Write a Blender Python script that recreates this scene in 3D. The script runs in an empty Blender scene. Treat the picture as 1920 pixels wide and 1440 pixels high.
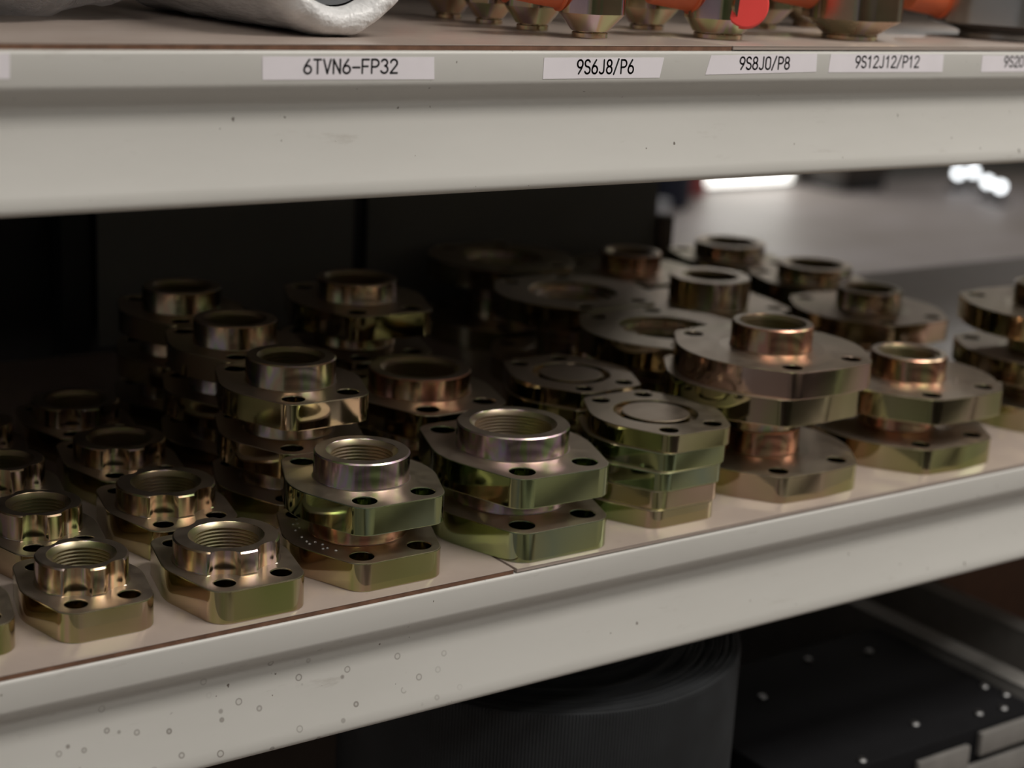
import bpy, bmesh, math, random
from mathutils import Vector, Matrix
random.seed(7)
S = 0.001                      # all layout numbers below are millimetres
scene = bpy.context.scene
C = bpy.context.scene.collection

# ------------------------------------------------------------------ camera
FPX, YAW, PITCH, ROLL = 3162.2, 0.620665, 0.267507, 0.054312
CAMPOS = Vector((0.0, -830.77, 409.25))
cy, sy, cp, sp = math.cos(YAW), math.sin(YAW), math.cos(PITCH), math.sin(PITCH)
F = Vector((sy*cp, cy*cp, -sp)); R0 = Vector((cy, -sy, 0)); U0 = R0.cross(F)
R = math.cos(ROLL)*R0 + math.sin(ROLL)*U0
U = -math.sin(ROLL)*R0 + math.cos(ROLL)*U0
cam = bpy.data.cameras.new('camera'); camo = bpy.data.objects.new('camera', cam); C.objects.link(camo)
M = Matrix((( R.x, U.x, -F.x), (R.y, U.y, -F.y), (R.z, U.z, -F.z))).to_4x4()
M.translation = CAMPOS*S
camo.matrix_world = M
cam.sensor_width = 36; cam.lens = FPX/1920*36; cam.clip_start = 0.01; cam.clip_end = 60
cam.dof.use_dof = True; cam.dof.focus_distance = 1.05; cam.dof.aperture_fstop = 4.8
scene.camera = camo

# ------------------------------------------------------------------ world, lamps, exposure
w = bpy.data.worlds.new('world'); scene.world = w; w.use_nodes = True
bg = w.node_tree.nodes['Background']; bg.inputs[0].default_value = (0.95, 0.97, 1.0, 1); bg.inputs[1].default_value = 0.14
vs = scene.view_settings; vs.view_transform = 'Standard'; vs.look = 'None'; vs.gamma = 1; vs.use_curve_mapping = False
vs.exposure = -0.2
FLOOR_Z = -950.0
CEIL_Z = 2150.0
LAMPS = [(1500, -1050, 1200, 39), (1500, -2000, 1200, 20), (-700, -1050, 1200, 12), (-700, -2000, 1200, 10), (3900, -1050, 1200, 34), (3900, -2000, 1200, 16),
         (4600, 2600, 1600, 14), (7600, 2600, 1600, 16), (4600, 5000, 1600, 16), (7600, 5000, 1600, 18)]  # ceiling light panels: x, y, length, watts
for i, (x, y, L, P) in enumerate(LAMPS):
    l = bpy.data.lights.new('tube_light', 'AREA'); l.shape = 'RECTANGLE'; l.size = L*S; l.size_y = 0.6; l.energy = P
    l.color = (1.0, 0.95, 0.89)
    o = bpy.data.objects.new('tube_light', l); C.objects.link(o); o.location = (x*S, y*S, (CEIL_Z-70)*S)

# ------------------------------------------------------------------ helpers
def link(name, me, mat=None, parent=None, loc=None, rotz=0.0):
    o = bpy.data.objects.new(name, me); C.objects.link(o)
    if mat is not None and me is not None and not me.materials: me.materials.append(mat)
    if parent is not None: o.parent = parent
    if loc is not None: o.location = Vector(loc)*S
    o.rotation_euler[2] = rotz
    return o
def tag(o, label=None, cat=None, group=None, kind=None):
    if label: o['label'] = label
    if cat: o['category'] = cat
    if group: o['group'] = group
    if kind: o['kind'] = kind
    return o
def thing(name, label, cat, loc=(0, 0, 0), rotz=0, group=None):
    o = bpy.data.objects.new(name, None); C.objects.link(o); o.location = Vector(loc)*S; o.rotation_euler[2] = rotz
    o.empty_display_size = 0.02
    return tag(o, label, cat, group)
def finish(bm, name, angle=35):
    me = bpy.data.meshes.new(name); bmesh.ops.recalc_face_normals(bm, faces=bm.faces)
    bm.to_mesh(me); bm.free()
    for p in me.polygons: p.use_smooth = True
    me.set_sharp_from_angle(angle=math.radians(angle))
    return me
def box_into(bm, x0, x1, y0, y1, z0, z1, bev=0):
    r = bmesh.ops.create_cube(bm, size=1)
    for v in r['verts']:
        v.co = Vector(((x0+x1)/2+v.co.x*(x1-x0), (y0+y1)/2+v.co.y*(y1-y0), (z0+z1)/2+v.co.z*(z1-z0)))*S
    if bev:
        es = list({e for v in r['verts'] for e in v.link_edges})
        bmesh.ops.bevel(bm, geom=es, offset=bev*S, segments=2, affect='EDGES', profile=0.5)
def box_mesh(name, x0, x1, y0, y1, z0, z1, bev=0):
    bm = bmesh.new(); box_into(bm, x0, x1, y0, y1, z0, z1, bev); return finish(bm, name)
def lathe_into(bm, prof, n=64, rfun=None, closed=False, ctr=(0, 0, 0), axis=None):
    """prof: list of (r, z) or (r, z, flag); rfun(theta, r, flag) may alter the radius"""
    rings = []
    for q in prof:
        r, z = q[0], q[1]; fl = q[2] if len(q) > 2 else 0
        ring = []
        for k in range(n):
            t = 2*math.pi*k/n
            rr = rfun(t, r, fl) if rfun else r
            v = Vector((rr*math.cos(t), rr*math.sin(t), z))
            if axis is not None: v = axis @ v
            ring.append(bm.verts.new((v+Vector(ctr))*S))
        rings.append(ring)
    m = len(rings)
    for i in range(m if closed else m-1):
        a, b = rings[i], rings[(i+1) % m]
        for k in range(n):
            k2 = (k+1) % n
            bm.faces.new((a[k], a[k2], b[k2], b[k]))
    return rings
def lathe_mesh(name, prof, n=64, rfun=None, closed=False, cap0=False, cap1=False, angle=35, axis=None, ctr=(0, 0, 0)):
    bm = bmesh.new(); rings = lathe_into(bm, prof, n, rfun, closed, ctr, axis)
    if cap0: bm.faces.new(rings[0])
    if cap1: bm.faces.new(rings[-1])
    return finish(bm, name, angle)
def extrude_x(name, prof, x0, x1, closed=True, angle=30, segs=1):
    """profile (y, z) swept along x"""
    bm = bmesh.new(); rings = []
    for s in range(segs+1):
        x = x0+(x1-x0)*s/segs
        rings.append([bm.verts.new(Vector((x, y, z))*S) for y, z in prof])
    n = len(prof)
    for a, b in zip(rings, rings[1:]):
        for k in range(n if closed else n-1):
            k2 = (k+1) % n; bm.faces.new((a[k], a[k2], b[k2], b[k]))
    if closed:
        bm.faces.new(rings[0]); bm.faces.new(rings[-1][::-1])
    return finish(bm, name, angle)
def circle(cx, cy_, r, n=40):
    return [(cx+r*math.cos(2*math.pi*k/n), cy_+r*math.sin(2*math.pi*k/n)) for k in range(n)]
def hull(pts):
    pts = sorted(set((round(a, 4), round(b, 4)) for a, b in pts))
    def half(ps):
        h = []
        for p in ps:
            while len(h) > 1 and (h[-1][0]-h[-2][0])*(p[1]-h[-2][1])-(h[-1][1]-h[-2][1])*(p[0]-h[-2][0]) <= 0: h.pop()
            h.append(p)
        return h
    a, b = half(pts), half(pts[::-1]); return a[:-1]+b[:-1]
def plate_mesh(name, loops, z0, z1, bev=0.7):
    """flat plate with holes: 2D curve filled, extruded and bevelled, turned into a mesh"""
    cu = bpy.data.curves.new(name, 'CURVE'); cu.dimensions = '2D'; cu.fill_mode = 'BOTH'
    for lp in loops:
        s = cu.splines.new('POLY'); s.points.add(len(lp)-1); s.use_cyclic_u = True
        for p, (a, b) in zip(s.points, lp): p.co = (a*S, b*S, 0, 1)
    cu.extrude = ((z1-z0)/2-bev)*S; cu.bevel_depth = bev*S; cu.bevel_resolution = 1; cu.offset = -bev*S
    o = bpy.data.objects.new(name, cu); C.objects.link(o)
    dg = bpy.context.evaluated_depsgraph_get()
    me = bpy.data.meshes.new_from_object(o.evaluated_get(dg))
    bpy.data.objects.remove(o); bpy.data.curves.remove(cu)
    me.name = name; me.materials.clear()
    bm = bmesh.new(); bm.from_mesh(me)
    bmesh.ops.remove_doubles(bm, verts=bm.verts, dist=1e-6)
    bmesh.ops.translate(bm, verts=bm.verts, vec=(0, 0, (z0+z1)/2*S))
    bmesh.ops.recalc_face_normals(bm, faces=bm.faces); bm.to_mesh(me); bm.free()
    for p in me.polygons: p.use_smooth = True
    me.set_sharp_from_angle(angle=math.radians(16))
    return me

# ------------------------------------------------------------------ materials
class NT:
    def __init__(self, name):
        self.m = bpy.data.materials.new(name); self.m.use_nodes = True; self.t = self.m.node_tree
        self.b = self.t.nodes['Principled BSDF']; self.c = None
    def n(self, typ, **kw):
        x = self.t.nodes.new(typ)
        for k, v in kw.items(): setattr(x, k, v)
        return x
    def l(self, a, b): self.t.links.new(a, b)
    def coord(self, scale=(1, 1, 1), kind='Object'):
        tc = self.n('ShaderNodeTexCoord'); mp = self.n('ShaderNodeMapping'); mp.inputs['Scale'].default_value = scale
        self.l(tc.outputs[kind], mp.inputs['Vector']); return mp.outputs[0]
    def noise(self, vec, scale, detail=3, rough=0.5):
        x = self.n('ShaderNodeTexNoise'); x.inputs['Scale'].default_value = scale; x.inputs['Detail'].default_value = detail
        x.inputs['Roughness'].default_value = rough
        if vec is not None: self.l(vec, x.inputs['Vector'])
        return x
    def ramp(self, fac, stops):
        r = self.n('ShaderNodeValToRGB'); e = r.color_ramp.elements
        while len(e) < len(stops): e.new(0.5)
        for el, (p, c) in zip(e, stops): el.position = p; el.color = (*c, 1) if len(c) == 3 else c
        self.l(fac, r.inputs[0]); return r.outputs[0]
    def mix(self, fac, a, b, blend='MIX'):
        x = self.n('ShaderNodeMix', data_type='RGBA', blend_type=blend)
        for inp, v in ((x.inputs[0], fac), (x.inputs[6], a), (x.inputs[7], b)):
            if hasattr(v, 'default_value') or hasattr(v, 'links'): self.l(v, inp)
            elif isinstance(v, (int, float)): inp.default_value = v
            else: inp.default_value = (*v, 1)
        return x.outputs[2]
    def set(self, **kw):
        for k, v in kw.items():
            i = self.b.inputs[k.replace('_', ' ')]
            if hasattr(v, 'links'): self.l(v, i)
            elif isinstance(v, tuple) and len(v) == 3: i.default_value = (*v, 1)
            else: i.default_value = v
    def bump(self, h, strength=0.2, dist=0.001):
        x = self.n('ShaderNodeBump'); x.inputs['Strength'].default_value = strength; x.inputs['Distance'].default_value = dist
        self.l(h, x.inputs['Height']); self.l(x.outputs[0], self.b.inputs['Normal'])
def plain(name, col, rough=0.5, metal=0.0, var=0.12, scale=40, bump=0.0):
    t = NT(name); v = t.coord()
    nz = t.noise(v, scale, 4)
    c2 = tuple(min(1, c*(1+var)) for c in col); c1 = tuple(c*(1-var) for c in col)
    t.set(Base_Color=t.ramp(nz.outputs[0], [(0.3, c1), (0.7, c2)]), Roughness=rough, Metallic=metal)
    if bump: t.bump(nz.outputs[0], bump)
    return t.m
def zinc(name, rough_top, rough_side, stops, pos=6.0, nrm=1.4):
    """yellow chromated zinc: hue shifts with the face normal, part plating film, part reflected colour bands painted in; faces square to the axis are satin, the turned sides glossy"""
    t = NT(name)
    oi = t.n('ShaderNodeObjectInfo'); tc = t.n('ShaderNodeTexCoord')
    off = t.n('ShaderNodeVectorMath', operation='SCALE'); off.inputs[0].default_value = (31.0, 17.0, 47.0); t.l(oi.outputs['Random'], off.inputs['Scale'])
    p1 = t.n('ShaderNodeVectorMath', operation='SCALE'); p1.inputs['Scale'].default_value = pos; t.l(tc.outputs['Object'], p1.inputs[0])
    n1 = t.n('ShaderNodeVectorMath', operation='SCALE'); n1.inputs['Scale'].default_value = nrm; t.l(tc.outputs['Normal'], n1.inputs[0])  # normal feeds the hue: plating tint plus painted reflection stripes on the collars
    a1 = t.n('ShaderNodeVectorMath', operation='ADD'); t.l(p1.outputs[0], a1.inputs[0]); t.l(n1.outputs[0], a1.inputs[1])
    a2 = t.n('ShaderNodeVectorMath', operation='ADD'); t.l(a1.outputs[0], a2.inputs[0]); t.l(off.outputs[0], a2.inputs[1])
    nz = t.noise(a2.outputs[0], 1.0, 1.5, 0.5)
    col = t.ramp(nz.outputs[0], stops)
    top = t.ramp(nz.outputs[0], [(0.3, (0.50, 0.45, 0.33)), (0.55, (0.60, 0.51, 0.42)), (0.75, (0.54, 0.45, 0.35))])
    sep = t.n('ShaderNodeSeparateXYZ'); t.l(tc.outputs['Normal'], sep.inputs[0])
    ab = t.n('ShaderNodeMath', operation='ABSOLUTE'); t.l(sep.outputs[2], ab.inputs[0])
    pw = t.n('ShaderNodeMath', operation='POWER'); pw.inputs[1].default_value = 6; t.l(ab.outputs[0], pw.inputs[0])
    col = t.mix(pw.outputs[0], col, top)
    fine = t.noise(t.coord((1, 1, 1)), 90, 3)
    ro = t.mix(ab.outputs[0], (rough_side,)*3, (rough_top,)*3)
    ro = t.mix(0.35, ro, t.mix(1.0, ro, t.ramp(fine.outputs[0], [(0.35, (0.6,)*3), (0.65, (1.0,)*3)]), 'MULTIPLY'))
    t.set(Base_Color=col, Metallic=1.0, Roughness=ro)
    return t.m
GOLD = [(0.26, (0.30, 0.37, 0.13)), (0.40, (0.44, 0.42, 0.21)), (0.50, (0.53, 0.46, 0.29)), (0.60, (0.55, 0.42, 0.31)), (0.70, (0.44, 0.44, 0.22)), (0.80, (0.27, 0.36, 0.15))]
COPPER = [(0.26, (0.40, 0.48, 0.22)), (0.38, (0.55, 0.50, 0.30)), (0.455, (0.60, 0.38, 0.25)), (0.52, (0.56, 0.48, 0.30)), (0.60, (0.56, 0.42, 0.47)), (0.67, (0.40, 0.50, 0.26)), (0.78, (0.58, 0.50, 0.30))]
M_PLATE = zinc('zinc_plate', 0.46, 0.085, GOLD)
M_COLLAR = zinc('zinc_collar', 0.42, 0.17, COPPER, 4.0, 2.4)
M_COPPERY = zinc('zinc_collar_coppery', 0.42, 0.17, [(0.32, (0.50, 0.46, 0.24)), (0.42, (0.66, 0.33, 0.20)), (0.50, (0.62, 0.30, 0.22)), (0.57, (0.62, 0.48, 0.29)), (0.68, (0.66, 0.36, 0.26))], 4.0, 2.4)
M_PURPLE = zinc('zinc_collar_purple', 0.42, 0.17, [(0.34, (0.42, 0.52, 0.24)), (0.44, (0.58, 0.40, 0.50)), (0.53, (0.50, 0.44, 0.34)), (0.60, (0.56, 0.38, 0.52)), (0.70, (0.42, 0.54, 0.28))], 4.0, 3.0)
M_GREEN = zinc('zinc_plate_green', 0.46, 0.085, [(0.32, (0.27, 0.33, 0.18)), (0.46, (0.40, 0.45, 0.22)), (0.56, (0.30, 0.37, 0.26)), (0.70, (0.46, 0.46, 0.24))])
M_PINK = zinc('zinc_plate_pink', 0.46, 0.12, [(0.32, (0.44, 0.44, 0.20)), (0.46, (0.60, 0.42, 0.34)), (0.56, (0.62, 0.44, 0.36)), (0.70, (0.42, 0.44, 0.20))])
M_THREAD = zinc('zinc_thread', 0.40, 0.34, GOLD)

def paint(name, stained=False):
    t = NT(name); v = t.coord(kind='Object')
    big = t.noise(t.coord((3, 3, 14)), 1.0, 4, 0.6)
    base = t.ramp(big.outputs[0], [(0.3, (0.54, 0.53, 0.495)), (0.7, (0.60, 0.59, 0.555))])
    # grime specks
    sp_ = t.noise(v, 230, 2, 0.4)
    base = t.mix(t.ramp(sp_.outputs[0], [(0.765, (0, 0, 0)), (0.785, (1, 1, 1))]), base, (0.16, 0.14, 0.12))
    if stained:            # dried droplet rings clustered on the left half of the hollow face
        vo = t.n('ShaderNodeTexVoronoi', feature='F1'); vo.inputs['Scale'].default_value = 105; vo.inputs['Randomness'].default_value = 1
        t.l(v, vo.inputs['Vector'])
        ring = t.ramp(vo.outputs['Distance'], [(0.13, (0.10, 0.10, 0.10)), (0.18, (1, 1, 1)), (0.21, (1, 1, 1)), (0.27, (0, 0, 0))])
        wn = t.n('ShaderNodeTexWhiteNoise', noise_dimensions='3D'); t.l(vo.outputs['Position'], wn.inputs['Vector'])
        sel = t.ramp(wn.outputs['Value'], [(0.50, (0, 0, 0)), (0.52, (0.45, 0.45, 0.45)), (0.9, (1, 1, 1))])
        mp = t.n('ShaderNodeMapping', vector_type='POINT'); mp.inputs['Location'].default_value = (-0.415*5.5, 0, 0.064*24); mp.inputs['Scale'].default_value = (5.5, 0, 24); t.l(v, mp.inputs['Vector'])
        gr = t.n('ShaderNodeTexGradient', gradient_type='SPHERICAL'); t.l(mp.outputs[0], gr.inputs[0])
        zn = t.ramp(gr.outputs['Fac'], [(0.0, (0, 0, 0)), (0.35, (0.8, 0.8, 0.8))])
        f = t.mix(1.0, t.mix(1.0, ring, sel, 'MULTIPLY'), zn, 'MULTIPLY')
        base = t.mix(f, base, (0.22, 0.20, 0.18))
    rub = t.noise(t.coord((9, 9, 40)), 2.0, 6, 0.7)
    base = t.mix(t.ramp(rub.outputs[0], [(0.62, (0, 0, 0)), (0.80, (0.5, 0.5, 0.5))]), base, (0.33, 0.30, 0.26))
    t.set(Base_Color=base, Roughness=0.36)
    t.bump(t.noise(v, 300, 2).outputs[0], 0.05, 0.0004)
    return t.m
M_PAINT = paint('cream_grey_paint')
M_PAINT_ST = paint('stained_cream_grey_paint', True)
def boardmat():
    t = NT('laminate_board'); v = t.coord()
    a = t.noise(v, 9, 6, 0.65); base = t.ramp(a.outputs[0], [(0.3, (0.36, 0.295, 0.255)), (0.7, (0.42, 0.35, 0.305))])
    b = t.noise(t.coord((30, 30, 30)), 3, 6, 0.7)
    base = t.mix(t.ramp(b.outputs[0], [(0.6, (0, 0, 0)), (0.85, (0.55, 0.55, 0.55))]), base, (0.22, 0.18, 0.155))
    t.set(Base_Color=base, Roughness=0.27); return t.m
M_BOARD = boardmat()
M_CORE = plain('hardboard_core', (0.17, 0.085, 0.05), 0.85, var=0.3, scale=120)
M_PANEL = plain('dark_back_panel', (0.17, 0.17, 0.155), 0.7, var=0.1, scale=6)
M_BLACKPOST = plain('black_steel', (0.015, 0.015, 0.016), 0.5)
M_LABEL = plain('label_tape', (0.86, 0.82, 0.86), 0.35, var=0.03)
M_INK = plain('black_ink', (0.012, 0.012, 0.014), 0.5, var=0.0)

# ------------------------------------------------------------------ the room
M_FLOOR = None
def floormat():
    t = NT('concrete_floor'); v = t.coord()
    a = t.noise(v, 0.55, 4, 0.6); b = t.noise(v, 3, 5, 0.6)
    base = t.ramp(a.outputs[0], [(0.35, (0.22, 0.18, 0.145)), (0.65, (0.44, 0.40, 0.41))])
    base = t.mix(0.3, base, t.ramp(b.outputs[0], [(0.3, (0.22, 0.19, 0.16)), (0.7, (0.42, 0.39, 0.37))]))
    t.set(Base_Color=base, Roughness=0.5); return t.m
tag(link('floor', box_mesh('floor', -3000, 13000, -3500, 13000, FLOOR_Z-60, FLOOR_Z), floormat()), kind='structure')
M_WALL = plain('plaster_wall', (0.13, 0.125, 0.115), 0.8, var=0.08, scale=3)
tag(link('ceiling', box_mesh('ceiling', -3000, 13000, -3500, 13000, CEIL_Z, CEIL_Z+60), M_WALL), kind='structure')

# ------------------------------------------------------------------ the storage rack
SHELF_DROP = 338.3            # upper board top minus lower board top
Y0 = 5.0                      # front plane of the shelf lips
XA, XB, DEPTH = -900, 2300, 640
BOTTOM = -430.0
def arc(cy_, cz, r, a0, a1, n=5):
    return [(cy_+r*math.cos(math.radians(a0+(a1-a0)*k/n)), cz+r*math.sin(math.radians(a0+(a1-a0)*k/n))) for k in range(n+1)]
def beam_profile():
    """front edge of a shelf, z = 0 at the board top: rounded lip, concave face, rolled bottom"""
    y = Y0; zt = -3.2; p = []
    p += [(y+30, zt)] + arc(y+2.5, zt-2.5, 2.5, 90, 180, 4)
    for k in range(13):                                     # lip rolls back under itself
        u = k/12; p.append((y+11.0*(1-math.cos(math.pi*u))/2, zt-17.5-14.5*u))
    for k in range(1, 15):                                  # then the face runs out again in a hollow curve
        u = k/14; p.append((y+11.0*(1-u**1.55)+0.25, zt-32-45.0*u))
    p += arc(y+4.4, zt-80.2, 4.4, 165, 270, 7)
    p += [(y+24, zt-84.6), (y+24, zt-82.6), (y+6, zt-82.6), (y+5, zt-78), (y+13, zt-40), (y+13, zt-3), (y+30, zt-3)]
    return p
BEAM = extrude_x('shelf_beam', beam_profile(), XA, XB, angle=24)
BEAM_ST = BEAM.copy()
PAN = box_mesh('shelf_pan', XA, XB, Y0+20, DEPTH, -6.4, -3.4)
def board(par, x0, x1, y0, whole=False):
    o = link('shelf_board', box_mesh('shelf_board', x0, x1, y0, DEPTH-4, -0.5, 0, 0.2), M_BOARD, par); o['label'] = 'pale pinkish laminate board'
    link('board_core', box_mesh('board_core', x0, x1, y0+0.3, DEPTH-4, -2.5 if whole else -3.3, -0.5), M_BOARD if whole else M_CORE, o)['label'] = 'sealed board edge' if whole else 'brown hardboard core edge'
for zt, lb, bs in ((0.0, 'cream grey metal shelf with droplet stains on its edge, carrying the flanges', ((XA, 608, Y0+1.2), (610.4, XB, Y0+0.5))),
                   (SHELF_DROP, 'cream grey metal shelf whose front edge carries the white code labels', ((XA, 760, Y0+1.2), (761, XB, Y0+0.5))),
                   (BOTTOM, 'lowest cream grey metal shelf in the dark under the flange shelf', ((XA, XB, Y0+1.2),)),
                   (SHELF_DROP*2+60, 'topmost cream grey metal shelf above the fittings', ((XA, XB, Y0+1.2),))):
    sh = thing('rack_shelf', lb, 'shelf', (0, 0, zt))
    link('shelf_beam', BEAM_ST if zt == 0 else BEAM, M_PAINT_ST if zt == 0 else M_PAINT, sh); link('shelf_pan', PAN, M_PAINT, sh)
    for x0, x1, y0 in bs: board(sh, x0, x1, y0, x0 > 0)
fr = thing('storage_rack', 'storage rack body with dark grey back panels and black upright posts', 'rack', (700, DEPTH+20, FLOOR_Z))
def part(name, me, mat, parent):
    o = link(name, me, mat); o.parent = parent; o.matrix_parent_inverse = Matrix.Translation(-parent.location); return o
for x in (556, 853):
    part('upright_post', box_mesh('upright_post', x-14, x+14, DEPTH+8, DEPTH+36, FLOOR_Z, SHELF_DROP*2+60, 1), M_BLACKPOST, fr)
for x0, x1, z0, z1, lb in ((574, 845, 3, SHELF_DROP-90, 'dark grey back panel between the two black posts'), (861, 1243, 3, SHELF_DROP-90, 'dark grey back panel right of the black post, ending at the bright opening'),
                       (XA, XB, BOTTOM+3, -92, 'dark back panel added to keep the lowest shelf dark'), (XA, XB, SHELF_DROP+3, SHELF_DROP*2-40, 'dark back panel added to darken the back behind the fittings on the upper shelf')):  # last two panels are added to keep those shelf backs dark
    part('back_panel', box_mesh('back_panel', x0, x1, DEPTH+1, DEPTH+4, z0, z1, 0.5), M_PANEL, fr)['label'] = lb
part('corner_bracket', box_mesh('corner_bracket', 1244, 1264, DEPTH-6, DEPTH+12, 1, 92, 1), plain('brown_primer', (0.10, 0.075, 0.055), 0.7), fr)
part('added_dark_sheet', box_mesh('added_dark_sheet', XA, 1243, DEPTH+38, DEPTH+40, BOTTOM, SHELF_DROP+40, 0.5), M_BLACKPOST, fr)  # black sheet added behind the panels so gaps and open left stay dark

# ------------------------------------------------------------------ flanges
TYPES = {  # a, b: half hole spacing; rc corner radius; R waist radius; t thickness; r collar; ch collar height; bo bore; hd hole radius; rs scallop radius
 'S': dict(a=16.1, b=32.7, rc=14.0, R=37.0, t=18.6, r=27.3, ch=17.0, bo=18.0, hd=6.6, rs=13.0),
 'M': dict(a=18.7, b=37.4, rc=14.0, R=40.5, t=21.0, r=32.7, ch=15.0, bo=21.0, hd=6.5, rs=14.0),
 'C': dict(a=21.2, b=43.0, rc=14.0, R=50.0, t=18.9, r=31.4, ch=18.0, bo=21.2, hd=7.8, rs=0),
 'D': dict(a=25.4, b=51.2, rc=16.6, R=57.5, t=21.0, r=39.3, ch=16.9, bo=28.0, hd=8.8, rs=0),
 'H': dict(a=25.4, b=51.2, rc=16.6, R=57.5, t=21.0, r=33.6, ch=17.0, bo=25.0, hd=8.0, rs=0),
 'F': dict(a=30.8, b=56.0, rc=15.6, R=74.0, t=21.0, r=31.6, ch=19.5, bo=23.5, hd=7.6, rs=0),
 'T': dict(a=30.8, b=56.0, rc=15.6, R=74.0, t=21.0, r=39.0, ch=28.0, bo=25.0, hd=7.6, rs=0),
}
MESH = {}
def meshes_for(k):
    if k in MESH: return MESH[k]
    d = TYPES[k]; a, b, rc, Rr, t, r, ch, bo, hd, rs = [d[q] for q in ('a', 'b', 'rc', 'R', 't', 'r', 'ch', 'bo', 'hd', 'rs')]
    pts = circle(0, 0, Rr, 96)
    for sx in (-1, 1):
        for sy_ in (-1, 1): pts += circle(sx*a, sy_*b, rc, 48)
    loops = [hull(pts)]
    for sx in (-1, 1):
        for sy_ in (-1, 1): loops.append(circle(sx*a, sy_*b, hd, 28)[::-1])
    big = 40.5 if k == 'F' else bo+3
    loops.append(circle(0, 0, big, 64)[::-1])
    plate = plate_mesh('plate_'+k, loops, 0, t)
    dd = math.hypot(a, b); angs = [math.atan2(sy_*b, sx*a) for sx in (-1, 1) for sy_ in (-1, 1)]
    def rf(th, rr, fl):
        if fl and rs:
            for g in angs:
                dl = (th-g+math.pi) % (2*math.pi)-math.pi
                if abs(dd*math.sin(dl)) < rs and math.cos(dl) > 0:
                    rr = min(rr, dd*math.cos(dl)-math.sqrt(rs*rs-(dd*math.sin(dl))**2)-(r-rr)*0.0)
        return rr
    zb = t-0.4 if k != 'F' else t-9
    prof = [(bo+2.2, zb), (r+0.9, zb, 1), (r+0.9, t, 1), (r+0.25, t+0.3, 1), (r, t+1.0, 1), (r, t+ch-1.0, 1), (r-0.9, t+ch, 1), (bo+2.4, t+ch), (bo+2.2, t+ch-0.3)]
    if k == 'F':    # seat: dished underside with stepped rim, closes the wide recess below the collar
        prof = [(bo+2.2, 8), (34, 7), (36, 3), (38.5, 3), (40.6, 5), (40.6, t-0.2), (r+0.9, t-0.2), (r+0.9, t), (r+0.25, t+0.3), (r, t+1.0), (r, t+ch-1.0), (r-0.9, t+ch), (bo+2.4, t+ch), (bo+2.2, t+ch-0.3)]
    collar = lathe_mesh('collar_'+k, prof, 144 if rs else 96, rf, closed=True, angle=30)
    z1 = t+ch-0.2; z = 1.0 if k != 'F' else 8.5; pr = []
    pitch = 2.31
    pr.append((bo+2.3, z1)); zz = z1-1.9
    inner = [(bo+2.3, z1), (bo+0.6, zz)]
    while zz-pitch > z:
        inner += [(bo-1.0, zz-pitch*0.42), (bo-1.0, zz-pitch*0.55), (bo+0.6, zz-pitch*0.97)]
        zz -= pitch
    inner += [(bo+1.0, z), (bo+3.0, z), (bo+3.0, z1-1.5)]
    thread = lathe_mesh('thread_'+k, inner, 64, closed=True, angle=25)
    MESH[k] = (plate, collar, thread); return MESH[k]
def retint(o, **kw):
    for c in o.children:
        if c.name.split('.')[0] in kw:
            c.material_slots[0].link = 'OBJECT'; c.material_slots[0].material = kw[c.name.split('.')[0]]
def flange(k, x, y, z, label, group, rot=0.0, inv=False):
    d = TYPES[k]; pl, co, th = meshes_for(k)
    o = thing('pipe_flange', label, 'flange', (x, y, z), math.radians(rot), group)
    H = d['t']+d['ch']
    for nm, me, mt in (('plate', pl, M_PLATE), ('collar', co, M_COLLAR), ('thread', th, M_THREAD)):
        c = link(nm, me, mt, o)
        if inv: c.rotation_euler[0] = math.pi; c.location = (0, 0, H*S)
    return o
def blank_meshes():
    if 'E' in MESH: return MESH['E']
    a, b, rc, Rr, t, hd = 20.0, 41.0, 13.0, 50.0, 13.5, 6.8
    pts = circle(0, 0, Rr, 96)
    loops = []
    for sx in (-1, 1):
        for sy_ in (-1, 1): pts += circle(sx*a, sy_*b, rc, 48); loops.append(circle(sx*a, sy_*b, hd, 28)[::-1])
    plate = plate_mesh('blank_plate', [hull(pts)]+loops+[circle(0, 0, 31.2, 72)[::-1]], 0, t, 0.6)
    boss = lathe_mesh('blank_boss', [(0.01, 0.3), (31.3, 0.3), (31.3, t-5.5), (25.8, t-5.5), (25.2, t-0.3), (24.6, t+0.1), (0.01, t+0.1)], 72, angle=18)
    MESH['E'] = (plate, boss); return MESH['E']
def blank(x, y, z, label, group, rot=0.0):
    o = thing('blank_flange', label, 'blank flange', (x, y, z), math.radians(rot), group)
    pl, bo = blank_meshes(); link('plate', pl, M_PLATE, o); link('boss', bo, M_PLATE, o); return o

GS, GM, GC, GD, GE, GF = ('small flanges at the left end', 'mid-size flanges with notched collars', 'stacked flanges in the third row', 'large collar flanges', 'blank flanges in short stacks', 'wide flanges with narrow collars')
# row at the far left edge and the small flanges
flange('S', 259, 78, 0, 'small flange cut off by the left edge of the picture, frontmost', GS)
flange('S', 340, 73, 0, 'small brass-coloured flange nearest the camera at the lower left, standing alone on the shelf front', GS)
flange('S', 348, 169, 0, 'small threaded flange directly behind the lower left front flange', GS, 2)
flange('S', 357, 263, 0, 'small threaded flange cut by the left edge, second behind the lower left front flange', GS, 1)
flange('S', 367, 358, 0, 'small dark flange at the left edge, rearmost of the small flanges', GS, -2)
# notched collar flanges
flange('M', 428.5, 62.3, 0, 'single front-row flange with notched collar and bright thread rings, left of the two-flange stack', GM)
flange('M', 436, 171, 0, 'notched collar flange with shiny gold collar, first behind the front one', GM, 1)
flange('M', 446, 276, 0, 'shadowed notched collar flange, second behind the front one', GM)
flange('M', 453, 381, 0, 'barely lit notched collar flange, rearmost of its row in the dark', GM, 2)
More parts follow.
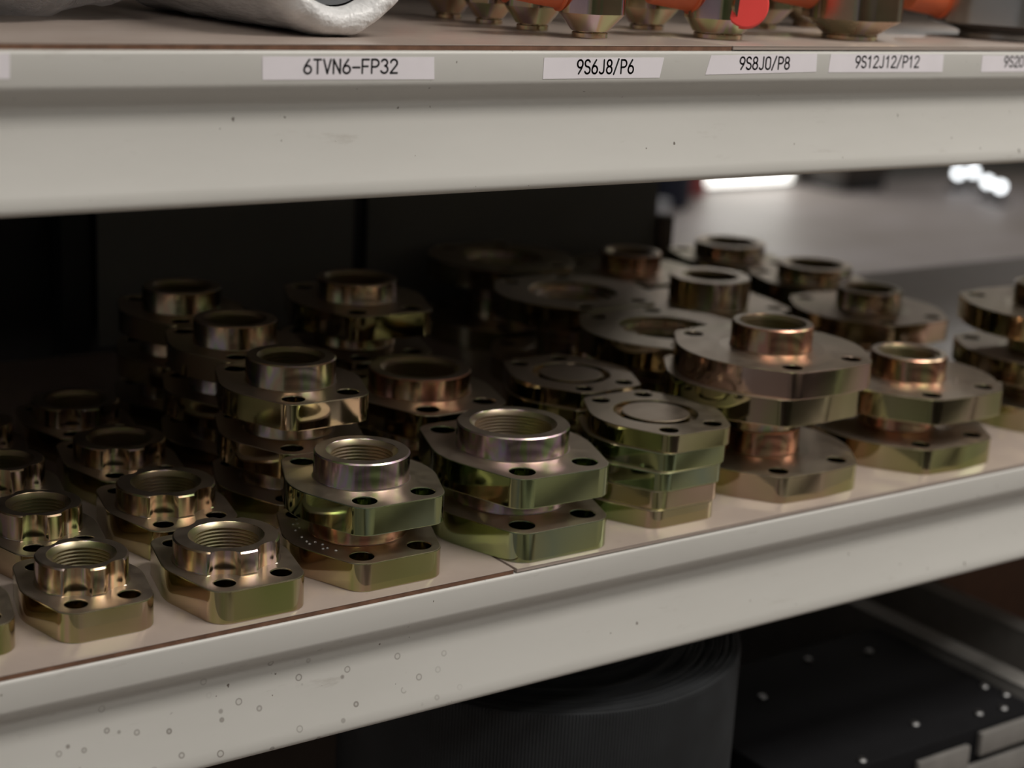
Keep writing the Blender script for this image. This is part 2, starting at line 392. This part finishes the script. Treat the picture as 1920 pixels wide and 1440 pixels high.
# third row
cz = TYPES['C']['t']+TYPES['C']['ch']
c1_low = flange('C', 528.0, 73.6, 0, 'bottom flange of the two-flange stack with coppery collar and speckled rim', GC)
flange('C', 529.6, 73.2, cz, 'top flange of the front two-flange stack with purple-tinted collar', GC, -1)
for i, (x, y, nm) in enumerate(((536, 191, 'bottom'), (537, 188.5, 'middle'), (534, 182, 'top'))):
    flange('C', x, y, i*cz, nm+' flange of the three-flange stack just behind the purple-collared stack', GC, (0, 1, 1)[i])
for i, (x, y, nm) in enumerate(((547, 308, 'bottom'), (547, 305, 'middle'), (547, 297, 'top'))):
    flange('C', x, y, i*cz, nm+' flange of the dim three-flange stack, second last of its row', GC, (0, 1, 2)[i])
for i, (x, y, nm) in enumerate(((557, 424, 'bottom'), (557, 422, 'middle'), (556, 414, 'top'))):
    flange('C', x, y, i*cz, nm+' flange of the dim three-flange stack at the back against the dark panel', GC, (0, -1, 1)[i])
# clear droplets on the rim of the lower front flange
M_DROP = NT('clear_droplet'); M_DROP.set(Base_Color=(0.9, 0.9, 0.9), Roughness=0.05, Transmission_Weight=0.6); M_DROP = M_DROP.m
drop = lathe_mesh('droplet', [(0.01, 0.75), (0.5, 0.65), (0.85, 0.35), (0.95, 0.0)], 12, cap1=True)
for q in ((500.9, 107.6), (497.9, 100.0), (490.9, 89.4), (488.7, 76.7), (487.9, 68.4), (487.5, 63.7), (492.2, 65.0), (494.3, 59.1), (491.0, 52.3), (494.0, 52.0), (496.7, 45.8), (495.2, 92.3), (494.8, 100.2)): link('droplet', drop, M_DROP, c1_low, (q[0]-528.0, q[1]-73.6, TYPES['C']['t']))
# large collars
dz = TYPES['D']['t']+TYPES['D']['ch']
flange('D', 652.8, 77.8, 0, 'bottom flange of the front large-collar stack, green sheen on its face', GD)
flange('D', 652.2, 77.4, dz, 'top flange of the front large-collar stack, widest threaded bore at the shelf front', GD, -1.5)
flange('D', 670, 229, 0, 'lower flange hidden under the copper-collared large flange', GD)
flange('D', 670, 229, dz, 'large flange with copper-red collar behind the front large-collar stack', GD, 1)
for i, (x, y, nm) in enumerate(((699, 381, 'bottom'), (699, 380, 'middle'), (699, 379, 'top'))):
    flange('H', x, y, i*(TYPES['H']['t']+TYPES['H']['ch']), nm+' flange of the tall dark stack in front of the black post', GD, (0, 1, -3)[i])
# blanks
names5 = ('bottom', 'second from bottom', 'middle', 'second from top', 'top')
for i, x in enumerate((767.5, 770.5, 772.0, 776.0, 779.0)):
    blank(x, 76+(0, .4, -.3, .5, 0)[i], i*13.6, names5[i]+' blank flange in the front stack of five solid plates', GE, (0, 0, .5, 0, -1.5)[i])
for i, x in enumerate((785, 786, 786.5, 785.5, 787)):
    blank(x, 191+(0, .6, 0, -.5, 0)[i], i*13.6, names5[i]+' blank flange in the rear stack of five solid plates', GE, (0, 1, 0, -1, 2)[i])
# wide flanges with narrow collars
fz = TYPES['F']['t']+TYPES['F']['ch']            # 40.5
ft = TYPES['F']['t']
flange('F', 901, 92, 0, 'bottom flange of the tall front stack with two plates face to face', GF)
flange('F', 897, 93, fz, 'upside-down middle flange of the tall front stack', GF, 0, True)
flange('F', 903, 90, 2*fz, 'top flange of the tall front stack with pinkish face and copper and gold collar', GF)
for i, (x, y, nm) in enumerate(((924, 240, 'nearest'), (936, 389, 'middle'), (966, 551, 'farthest'))):
    flange('F', x, y, 0, 'upright flange under the %s open ring flange, deep in shadow' % nm, GF)
    flange('F', x, y, fz, '%s of the three upturned ring flanges with wide dark recess' % nm, GF, (0, 2, -3)[i], True)
flange('F', 1056.5, 91, 0, 'bottom flange of the two-flange stack right of the tall front stack', GF)
flange('F', 1064, 91, fz, 'top flange of the two-flange stack right of the tall front stack, red-copper collar', GF, -1)
flange('F', 1084, 366, 0, 'lower flange hidden beneath the tall-collared flange', GF, 80)
flange('T', 1084, 366, fz, 'flange with the tallest dark brown collar behind the ring flanges', GF, 80)
flange('F', 1116, 527, 0, 'lower flange of the rear stack with the small coppery collar', GF)
flange('F', 1116, 527, fz, 'top flange of the rear stack with the small coppery collar', GF)
flange('F', 1228, 292, 0, 'bottom flange of the blurred stack with the pink front face', GF)
flange('F', 1228, 292, fz, 'top flange of the blurred stack with the pink front face', GF, -1)
for i in range(2):
    flange('D', 1284, 424, i*dz, ('lower', 'upper')[i]+' dark flange just behind the blurred pink-faced stack', GD, 0)
for i in range(2):
    flange('D', 1282, 556, i*dz, ('lower', 'upper')[i]+' dark flange silhouetted against the bright floor at the back', GD, 0)
for i in range(3):
    flange('F', 1257, 104, i*fz, ('bottom', 'middle', 'top')[i]+' flange of the stack cut by the right edge of the picture', GF, (0, 1, 0)[i])

for o in list(C.objects):
    l = o.get('label', '')
    if 'coppery collar and speckled' in l or 'copper-red collar' in l or 'red-copper collar' in l or 'bottom flange of the tall front' in l or 'small coppery collar' in l or 'bottom flange of the two-flange stack right' in l: retint(o, collar=M_COPPERY)
    if 'purple-tinted' in l: retint(o, collar=M_PURPLE, plate=M_GREEN)
    if 'of the front large-collar stack' in l: retint(o, plate=M_GREEN, collar=M_PURPLE)
    if 'pinkish face' in l: retint(o, plate=M_PINK, collar=M_COPPERY)
    if 'top flange of the blurred stack with the pink' in l: retint(o, plate=M_PINK)
    if 'front stack of five' in l and ('second from top' in l or 'middle' in l): retint(o, plate=M_GREEN)

# ------------------------------------------------------------------ code labels on the upper shelf edge
def A(cx, cy_, rx, ry, a0, a1, n=14):
    return [(cx+rx*math.cos(math.radians(a0+(a1-a0)*k/n)), cy_+ry*math.sin(math.radians(a0+(a1-a0)*k/n))) for k in range(n+1)]
SIX = [A(.25, .28, .25, .28, 0, 360, 24), [(.02, .36), (.09, .58), (.36, 1.0)]]
GLYPH = {
 '6': SIX, '9': [[(.5-x, 1-y) for x, y in q] for q in SIX],
 '8': [A(.25, .76, .21, .24, 0, 360, 22), A(.25, .26, .25, .26, 0, 360, 24)],
 '0': [[(.0, .3)]+A(.25, .75, .25, .25, 180, 0)+A(.25, .25, .25, .25, 0, -180)+[(.0, .7)]],
 'S': [A(.25, .755, .23, .245, 25, 250)+A(.25, .255, .25, .255, 75, -155)],
 'J': [[(.42, 1), (.42, .25)]+A(.21, .22, .21, .22, 0, -150)],
 'P': [[(0, 0), (0, 1), (.25, 1)]+A(.24, .73, .27, .27, 90, -90)+[(0, .46)]],
 '3': [A(.23, .765, .22, .235, 155, -80)+A(.23, .27, .26, .27, 80, -155)],
 '2': [A(.25, .74, .24, .26, 170, -35)+[(0, 0), (.5, 0)]],
 '1': [[(.06, .78), (.27, 1), (.27, 0)]],
 'T': [[(0, 1), (.5, 1)], [(.25, 1), (.25, 0)]], 'V': [[(0, 1), (.25, 0), (.5, 1)]],
 'N': [[(0, 0), (0, 1), (.48, 0), (.48, 1)]], 'F': [[(.48, 1), (0, 1), (0, 0)], [(0, .5), (.4, .5)]],
 '-': [[(.0, .42), (.5, .42)]], '/': [[(0, -.06), (.42, 1.06)]],
}
def lettering(name, text, x0, x1, z0, z1, y, sw):
    bm = bmesh.new(); adv = (x1-x0)/(len(text)-0.28); h = z1-z0; gw = adv*0.72/0.5
    def disc(cx, cz_):
        bm.faces.new([bm.verts.new(Vector((cx+sw/2*math.cos(t*math.pi/5), y, cz_+sw/2*math.sin(t*math.pi/5)))*S) for t in range(10)])
    for i, ch in enumerate(text):
        for pl in GLYPH[ch]:
            q = [(x0+i*adv+a*gw, z0+b*h) for a, b in pl]
            for (ax, az), (bx, bz) in zip(q, q[1:]):
                d = Vector((bx-ax, bz-az)); L = d.length
                if L < 1e-6: continue
                nx, nz = -d.y/L*sw/2, d.x/L*sw/2
                bm.faces.new([bm.verts.new(Vector(v)*S) for v in ((ax+nx, y, az+nz), (bx+nx, y, bz+nz), (bx-nx, y, bz-nz), (ax-nx, y, az-nz))])
            for a, b in q: disc(a, b)
    me = bpy.data.meshes.new(name); bm.to_mesh(me); bm.free(); return me
def label_tape(corners, text, tx, lab):
    bm = bmesh.new(); y0, y1 = Y0-0.22, Y0-0.02
    f = [bm.verts.new(Vector((x, y0, z))*S) for x, z in corners]; b = [bm.verts.new(Vector((x, y1, z))*S) for x, z in corners]
    bm.faces.new(f); bm.faces.new(b[::-1])
    for k in range(4): bm.faces.new((f[k], b[k], b[(k+1) % 4], f[(k+1) % 4]))
    o = thing('code_label', lab, 'label', (corners[3][0], Y0, corners[3][1]), 0, 'white code labels on the upper shelf edge')
    p_ = link('tape', finish(bm, 'tape'), M_LABEL); p_.parent = o; p_.matrix_parent_inverse = Matrix.Translation(-o.location)
    if text:
        l_ = link('lettering', lettering('lettering', text, *tx, Y0-0.27, 1.2), M_INK); l_.parent = o; l_.matrix_parent_inverse = Matrix.Translation(-o.location)
        l_['label'] = 'black printed code'
    return o
label_tape(((170, 333.3), (281.7, 333.3), (281.4, 320.8), (170, 320.8)), '', None, 'blank end of a white label at the left edge of the picture')
label_tape(((420.0, 331.7), (529.7, 331.3), (530.4, 318.6), (420.2, 319.2)), '6TVN6-FP32', (445.4, 505.0, 322.4, 330.0), 'longest white label, reading 6TVN6-FP32')
label_tape(((608.1, 330.9), (702.1, 330.9), (699.5, 318.3), (608.0, 318.2)), '9S6J8/P6', (633.6, 677.6, 321.2, 329.5), 'white label with slanted right end, reading 9S6J8/P6')
label_tape(((741.5, 332.3), (836.7, 333.4), (837.5, 321.2), (737.8, 319.9)), '9S8J0/P8', (767.1, 811.6, 323.2, 331.1), 'white label with slanted left end, reading 9S8J0/P8')
label_tape(((849.8, 333.2), (963.8, 332.9), (964.5, 320.4), (849.0, 320.8)), '9S12J12/P12', (874.6, 938.4, 323.9, 331.7), 'white label reading 9S12J12/P12')
label_tape(((1006.0, 332.2), (1110.0, 332.2), (1110.0, 320.2), (1006.4, 320.2)), '9S20', (1031.4, 1053.0, 323.9, 331.4), 'blurred white label cut by the right edge, reading 9S20')

# ------------------------------------------------------------------ upper shelf: fittings with plastic caps
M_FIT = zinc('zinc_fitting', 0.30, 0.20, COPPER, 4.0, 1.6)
M_STEEL = plain('bright_steel', (0.62, 0.60, 0.58), 0.28, 1.0, 0.08, 20)
M_ORANGE = plain('orange_plastic', (0.62, 0.13, 0.045), 0.45, var=0.08)
M_RED = plain('red_plastic', (0.95, 0.085, 0.075), 0.4, var=0.05)
def axis_to(d):
    return Vector((0, 0, 1)).rotation_difference(Vector(d).normalized()).to_matrix()
def fitting(x, y, rb, rB, hc, H, mat, label, port=None, caps=()):
    """turned body: foot ring, neck, cone, hexagon barrel, top thread; side port with plastic cap"""
    o = thing('pipe_fitting', label, 'fitting', (x, y, SHELF_DROP), 0, 'hydraulic fittings on the upper shelf')
    link('foot_ring', lathe_mesh('foot_ring', [(0.01, 0), (rb-0.6, 0), (rb, 0.6), (rb, 3.2), (rb-0.7, 3.9), (rb-2.2, 4.0), (rb-2.2, 5.2), (0.01, 5.2)], 48), mat, o)
    def hexr(t, r, fl):
        if not fl: return r
        a = (t % (math.pi/3))-math.pi/6
        return min(r, r*0.93/math.cos(a))
    link('body', lathe_mesh('body', [(0.01, 4.6), (rb+0.4, 4.6), (rb+1.2, 5.4), (rB, hc, 1), (rB, H, 1), (rB*0.86, H+rB*0.12), (rB*0.72, H+rB*0.14), (rB*0.72, H+rB*0.8), (0.01, H+rB*0.8)], 72, hexr, angle=22), mat, o)
    for (cx, cy_, cz_, cr, d, cm, L) in caps:
        ax = axis_to(d); dv = Vector(d).normalized(); c0 = Vector((cx-x, cy_-y, cz_-SHELF_DROP))
        inner = Vector((0, 0, c0.z)); 
        lp = (c0-dv*4-inner); 
        pm = lathe_mesh('port', [(0.01, 0), (cr*0.72, 0), (cr*0.72, lp.length), (0.01, lp.length)], 40, axis=axis_to(lp), ctr=inner)
        link('side_port', pm, mat, o)
        link('plastic_cap', lathe_mesh('plastic_cap', [(0.01, 0), (cr*0.93, 0), (cr*0.985, -0.6), (cr, -1.6), (cr*0.96, -L+2), (cr*1.06, -L+1.6), (cr*1.06, -L), (cr*0.68, -L)], 48, axis=ax, ctr=c0), cm, o)
def left_cap(x, y, rB, h, cr, mat, L=32):
    d = Vector((-0.90, 0.28, 0.16)).normalized(); e = Vector((x, y, SHELF_DROP+h))+d*(rB+L)
    return (e.x, e.y, e.z, cr, tuple(d), mat, L)
fitting(686, 63, 11.8, 23, 16, 52, M_FIT, 'brass-toned fitting with narrow foot and orange cap, above the 9S6J8/P6 label', caps=(left_cap(686, 63, 20, 29, 15.5, M_ORANGE),))
fitting(799, 64.5, 17.0, 25, 14, 52, M_FIT, 'brass-toned fitting with the bright red round cap facing the camera', caps=((797.5, 36, 363.0, 15.2, (-F.x, -F.y, 0.05), M_RED, 10), left_cap(799, 64.5, 20, 30, 17, M_ORANGE)))
fitting(930, 67, 20.5, 37, 15, 60, M_FIT, 'largest brass-toned fitting, wide smooth barrel above the 9S12J12/P12 label', caps=(left_cap(930, 67, 30, 31, 16.5, M_ORANGE),))
fitting(1126, 88, 34.0, 60, 12, 70, M_STEEL, 'big silver fitting at the upper right corner', caps=(left_cap(1126, 88, 58, 20, 15.5, M_ORANGE),))
fitting(684, 125, 11.0, 21, 16, 50, M_FIT, 'dim fitting second in the row behind the narrow-footed one', caps=(left_cap(684, 125, 18, 27, 12, M_ORANGE, 24),))
for x, y, lb in ((684, 178, 'third in the row of narrow-footed fittings'), (682, 228, 'rearmost visible in the row of narrow-footed fittings')):
    fitting(x, y, 9.5, 19, 15, 48, M_FIT, 'dark fitting in shadow, '+lb, caps=(left_cap(x, y, 16, 27, 11, M_ORANGE, 20),))
fitting(797, 140, 12.5, 23, 16, 52, M_FIT, 'dark fitting behind the red-capped one')
fitting(930, 165, 14, 26, 16, 52, M_FIT, 'dark fitting behind the largest brass-toned one')
fitting(1010, 190, 14, 26, 16, 52, M_FIT, 'dark fitting left behind the silver one')
fitting(797, 200, 12.5, 23, 16, 52, M_FIT, 'dark fitting deep behind the red-capped one')

# ------------------------------------------------------------------ upper shelf: wrapped coil and plastic bag
from mathutils import noise as mn
def wrapmat(name, c1, c2, rough, alpha):
    t = NT(name); v = t.coord()
    a = t.noise(v, 45, 5, 0.65); b = t.noise(t.coord((1, 0.35, 1)), 90, 3, 0.6)
    t.set(Base_Color=t.ramp(a.outputs[0], [(0.3, c1), (0.7, c2)]), Roughness=rough, Alpha=alpha)
    t.bump(b.outputs[0], 0.8, 0.004); return t.m
M_WRAP = wrapmat('stretch_film', (0.66, 0.66, 0.655), (0.95, 0.95, 0.945), 0.33, 1.0)
M_BAG = wrapmat('clear_bag', (0.30, 0.30, 0.31), (0.42, 0.41, 0.41), 0.22, 0.55)
M_COILIN = plain('grey_hose', (0.10, 0.105, 0.11), 0.5)
M_BLUE = plain('blue_grey_plastic', (0.10, 0.13, 0.19), 0.5)
def lumpy(me, amp, fr, seed):
    for v in me.vertices:
        n = mn.noise_vector(v.co*fr+Vector((seed, seed, seed)))
        v.co += n*amp*S
coil = thing('wrapped_coil', 'coil wrapped in whitish clear film lying on the upper shelf', 'coil', (494, 46, SHELF_DROP))
RW = 51.0
prof = [(34, 16), (34.6, 6), (36.0, 2), (38.5, -0.6), (41.5, -1.2), (44.5, -0.4), (47.2, 2), (49.2, 6), (50.5, 12), (51, 20)]+[(51, 22+k*12) for k in range(1, 18)]+[(50, 232), (45, 240), (30, 243), (22, 240)]
me = lathe_mesh('film_wrap', prof, 120, angle=180, axis=Matrix.Rotation(-math.pi/2, 3, 'X'), ctr=(0, 0, RW))
lumpy(me, 1.6, 70, 3.0)
zmin = min(v.co.z for v in me.vertices)
for v in me.vertices: v.co.z = max(v.co.z, 0.0003)
link('film_wrap', me, M_WRAP, coil)
link('hose_core', lathe_mesh('hose_core', [(16, 20), (33.2, 17), (34, 24), (34, 225), (16, 225), (16, 20)], 48, axis=Matrix.Rotation(-math.pi/2, 3, 'X'), ctr=(0, 0, RW)), M_COILIN, coil)
coil.rotation_euler[2] = math.radians(3)
bag = thing('plastic_bag', 'crumpled clear plastic bag with a bluish part inside, at the upper left corner', 'bag', (338, 185, SHELF_DROP))
bm = bmesh.new(); bmesh.ops.create_icosphere(bm, subdivisions=5, radius=1)
for v in bm.verts:
    c = v.co; z = c.z*0.5+0.5
    v.co = Vector((c.x*100*(1-0.25*z), c.y*62*(1-0.2*z)+(14*math.sin(c.x*3)), z*62))*S
me = finish(bm, 'bag_film', 180); lumpy(me, 7, 28, 9.0); lumpy(me, 2.6, 90, 4.0)
for v in me.vertices: v.co.z = max(v.co.z, 0.0004)
link('bag_film', me, M_BAG, bag)
link('bag_content', lathe_mesh('bag_content', [(0.01, -40), (22, -40), (24, -38), (24, 38), (22, 40), (0.01, 40)], 40, axis=Matrix.Rotation(math.pi/2, 3, 'Y'), ctr=(-52, 0, 26)), M_BLUE, bag)

# ------------------------------------------------------------------ lowest shelf: ribbed black roll, black tray, rails, carton
M_RUBBER = plain('black_rubber', (0.016, 0.018, 0.020), 0.6, var=0.2)
M_BLACKTRAY = plain('black_lacquer', (0.006, 0.006, 0.007), 0.75)
M_GREYBAR = plain('dull_grey_steel', (0.19, 0.182, 0.17), 0.5, var=0.1)
M_CARTON = plain('brown_carton', (0.12, 0.06, 0.035), 0.8)
roll = thing('ribbed_roll', 'large black ribbed rubber roll standing under the flange shelf', 'roll', (753, 166, BOTTOM))
NR = 400
def ribs(t, r, fl): return r+(0.45*math.cos(t*NR) if fl else 0)
RH = -130-BOTTOM
link('ribbed_side', lathe_mesh('ribbed_side', [(150, 0), (159, 0, 1), (159.4, RH-3, 1), (158.6, RH-0.5, 1), (156, RH)], NR*4, ribs, angle=60), M_RUBBER, roll)
bm = bmesh.new(); prof = []; r_ = 156.0; k = 0
while r_ > 26:
    wd = random.choice((3.2, 3.6, 4.2, 5.0)); dz_ = random.uniform(-2.5, 0.6)-(3 if 60 < r_ < 90 else 0)
    prof += [(r_, RH-3.5+dz_), (r_-0.5, RH+dz_), (r_-wd+0.9, RH+dz_), (r_-wd+0.4, RH-3.5+dz_)]; r_ -= wd; k += 1
prof += [(26, RH-120), (0.01, RH-120)]
lathe_into(bm, prof, 96, lambda t, r, fl: r*(1+0.012*math.sin(t*2+r*0.05)) if r < 153 else r)
link('spiral_layers', finish(bm, 'spiral_layers', 30), M_RUBBER, roll)
M_BLACKTRAY.node_tree.nodes['Principled BSDF'].inputs['Specular IOR Level'].default_value = 0.15
tray = thing('black_tray', 'black lacquered tray with pale screw heads in the dark at the lower right', 'tray', (1085, 150, BOTTOM))
bm = bmesh.new(); box_into(bm, -155, 152, -112, 92, 0, 168, 3)
link('tray_body', finish(bm, 'tray_body'), M_BLACKTRAY, tray)
M_SCREW = plain('pale_screw', (0.30, 0.30, 0.30), 0.4, 1.0)
scr = lathe_mesh('screw_head', [(0.01, 0), (4.2, 0), (4.2, 1.2), (3.0, 2.6), (0.01, 3.0)], 20)
for x, y in ((1020, 177), (1116, 216), (1184, 201), (1105, 70), (1012, 45), (1224, 92), (1203, 52), (1228, 70), (1174, 56)):
    o = link('screw_head', scr, M_SCREW, tray, (x-1085, y-150, 168))
for x0, x1, z in ((1072, 1138, 150), (1152, 1232, 158), (1110, 1232, 128)):
    link('front_bar', box_mesh('front_bar', x0-1085, x1-1085, -118, -112.5, z-16, z+6, 1), M_GREYBAR, tray)
for i, x in enumerate((1246, 1352)):
    r = thing('side_rail', ('grey steel side rail along the right of the black tray', 'farther grey steel rail parallel to the tray rail')[i], 'rail', (x, 200, BOTTOM), 0, 'grey rails on the lowest shelf')
    link('rail_web', box_mesh('rail_web', -2, 2, -150, 330, 0, 172, 0.8), M_GREYBAR, r)
    link('rail_flange', box_mesh('rail_flange', -2, 24, -150, 330, 172, 176, 0.8), M_GREYBAR, r)
box = thing('carton', 'dark brown carton standing in the shadow at the right of the lowest shelf', 'carton', (1560, 420, BOTTOM))
link('carton_body', box_mesh('carton_body', -110, 110, -80, 80, 0, 260, 1.5), M_CARTON, box)
for sx in (-1, 1): link('carton_flap', box_mesh('carton_flap', min(0.8*sx, 109*sx), max(0.8*sx, 109*sx), -79, 79, 260, 262.5, 0.5), M_CARTON, box)

# ------------------------------------------------------------------ far end of the room, out of focus
WY = 6050.0
M_GLOW = NT('daylight_glass'); M_GLOW.set(Base_Color=(0.9, 0.9, 0.9), Emission_Color=(1.0, 0.98, 0.92), Emission_Strength=3.0); M_GLOW = M_GLOW.m
M_LED = NT('lamp_glass'); M_LED.set(Base_Color=(0.9, 0.9, 0.9), Emission_Color=(0.93, 0.97, 1.0), Emission_Strength=6.5); M_LED = M_LED.m
def wallpiece(nm, x0, x1, z0, z1): tag(link(nm, box_mesh(nm, x0, x1, WY, WY+80, z0, z1), M_WALL), kind='structure')
wallpiece('wall_back', -3000, 6080, FLOOR_Z, CEIL_Z); wallpiece('wall_back_right', 6860, 13000, FLOOR_Z, CEIL_Z); wallpiece('wall_back_top', 6080, 6860, FLOOR_Z+2050, CEIL_Z)
d = bpy.data.objects.new('door_1', None); C.objects.link(d); d.location = Vector((6470, WY, FLOOR_Z))*S; tag(d, kind='structure')
link('glass_pane', box_mesh('glass_pane', -340, 340, 30, 36, 20, 2000), M_GLOW, d)
for x0, x1, z0, z1 in ((-388, -340, 0, 2048), (340, 388, 0, 2048), (-340, 340, 2000, 2048), (-340, 340, 0, 20)):
    link('door_frame', box_mesh('door_frame', x0, x1, 0, 60, z0, z1, 2), M_GREYBAR, d)
M_NAVY = plain('navy_plastic', (0.010, 0.014, 0.035), 0.5)
M_WHITEP = plain('white_plastic', (0.6, 0.62, 0.66), 0.4)
M_REDP = plain('dull_red_paint', (0.42, 0.07, 0.07), 0.45)
M_DARKB = plain('dark_brown_wood', (0.045, 0.035, 0.028), 0.6)
b = thing('waste_bin', 'dark navy bin, blurred beyond the right end of the back panel', 'bin', (5560, 5680, FLOOR_Z))
link('bin_body', lathe_mesh('bin_body', [(0.01, 0), (110, 0), (116, 8), (138, 520), (0.01, 520)], 48), M_NAVY, b)
link('bin_rim', lathe_mesh('bin_rim', [(128, 515), (148, 515), (150, 530), (146, 545), (128, 545)], 48, closed=True), M_NAVY, b)
b = thing('white_cup', 'small blurred white cup on the floor at the edge of the dark back panel', 'cup', (5372, 5490, FLOOR_Z))
link('cup_body', lathe_mesh('cup_body', [(0.01, 0), (24, 0), (26, 3), (32, 66), (0.01, 66)], 32), M_WHITEP, b)
link('cup_lid', lathe_mesh('cup_lid', [(0.01, 66), (34, 66), (34, 72), (28, 76), (0.01, 76)], 32), M_WHITEP, b)
e = thing('fire_extinguisher', 'blurred red cylinder beside the bright doorway', 'extinguisher', (5960, 5960, FLOOR_Z))
link('cylinder', lathe_mesh('cylinder', [(0.01, 0), (76, 0), (80, 6), (80, 400), (66, 440), (30, 462), (30, 480), (0.01, 480)], 40), M_REDP, e)
link('valve', lathe_mesh('valve', [(0.01, 480), (22, 480), (22, 520), (38, 524), (38, 545), (0.01, 548)], 24), M_BLACKPOST, e)
cb = thing('low_cabinet', 'dark brown blurred cabinet right of the bright doorway', 'cabinet', (7030, 5880, FLOOR_Z))
link('cabinet_body', box_mesh('cabinet_body', -160, 190, -150, 150, 60, 620, 4), M_DARKB, cb)
link('plinth', box_mesh('plinth', -150, 180, -140, 140, 0, 60, 2), M_BLACKPOST, cb)
for s_ in (0, 1): link('cabinet_door', box_mesh('cabinet_door', -156+172*s_, 14+172*s_, -158, -150.5, 70, 612, 2), M_DARKB, cb)
lampbase = lathe_mesh('lamp_base', [(0.01, 0), (60, 0), (62, 8), (20, 30), (12, 74), (0.01, 75)], 32)
lamphead = lathe_mesh('lamp_globe', [(0.01, 74), (12, 76), (19, 84), (22, 95), (19, 106), (11, 114), (0.01, 116)], 28)
for i, (x, y) in enumerate(((7689, 5625), (7844, 5646), (7592, 5329), (7516, 5177))):
    lm = thing('floor_lamp', ('leftmost', 'second', 'third', 'rightmost')[i]+' of the four blurred white lights at the upper right', 'lamp', (x, y, FLOOR_Z), 0, 'blurred white lights on the far floor')
    link('lamp_base', lampbase, M_BLACKPOST, lm); link('lamp_globe', lamphead, M_LED, lm)
# ceiling light panels carry the lamps
M_PANELLAMP = plain('lamp_housing', (0.7, 0.7, 0.7), 0.5, var=0.02)
for i, (x, y, L, P) in enumerate(LAMPS):
    o = thing('ceiling_lamp', ('left', 'middle', 'right')[(x > 0)+(x > 3000)] + ' white ceiling lamp over the aisle, ' + ('nearer the flange rack' if y > -1500 else 'nearer the facing rack') if y < 0 else ('left', 'right')[x > 6000] + ' white ceiling lamp over the hall, ' + ('nearer the rack' if y < 3000 else 'nearer the bright doorway'), 'lamp', (x, y, CEIL_Z-66), 0, 'ceiling lamps '+('over the aisle' if y < 0 else 'over the hall'))
    link('housing', box_mesh('housing', -L/2-20, L/2+20, -320, 320, 0, 66, 3), M_PANELLAMP, o)

# ------------------------------------------------------------------ unseen rack added across the aisle to darken reflections in the flanges
op = thing('added_rack', 'unseen rack added across the aisle to darken reflections in the flanges', 'rack', (1000, -2300, FLOOR_Z))
M_DARKSHEET = plain('dark_sheet', (0.05, 0.045, 0.04), 0.6, var=0.5, scale=4)  # dark backing for the reflections; the shelves hold no goods
for z in (150, 560, 980, 1400, 1820, 2240):
    link('shelf_beam', box_mesh('shelf_beam', -3500, 4500, 0, 12, z-85, z, 2), M_PAINT, op)
    link('shelf_deck', box_mesh('shelf_deck', -3500, 4500, 12, -600, z-4, z), M_PAINT, op)
link('added_dark_sheet', box_mesh('added_dark_sheet', -3500, 4500, -604, -600, 0, 2300), M_DARKSHEET, op)
for x in (-3500, -1500, 500, 2500, 4460):
    link('upright_post', box_mesh('upright_post', x, x+40, -20, -2, 0, 2400, 2), M_BLACKPOST, op)
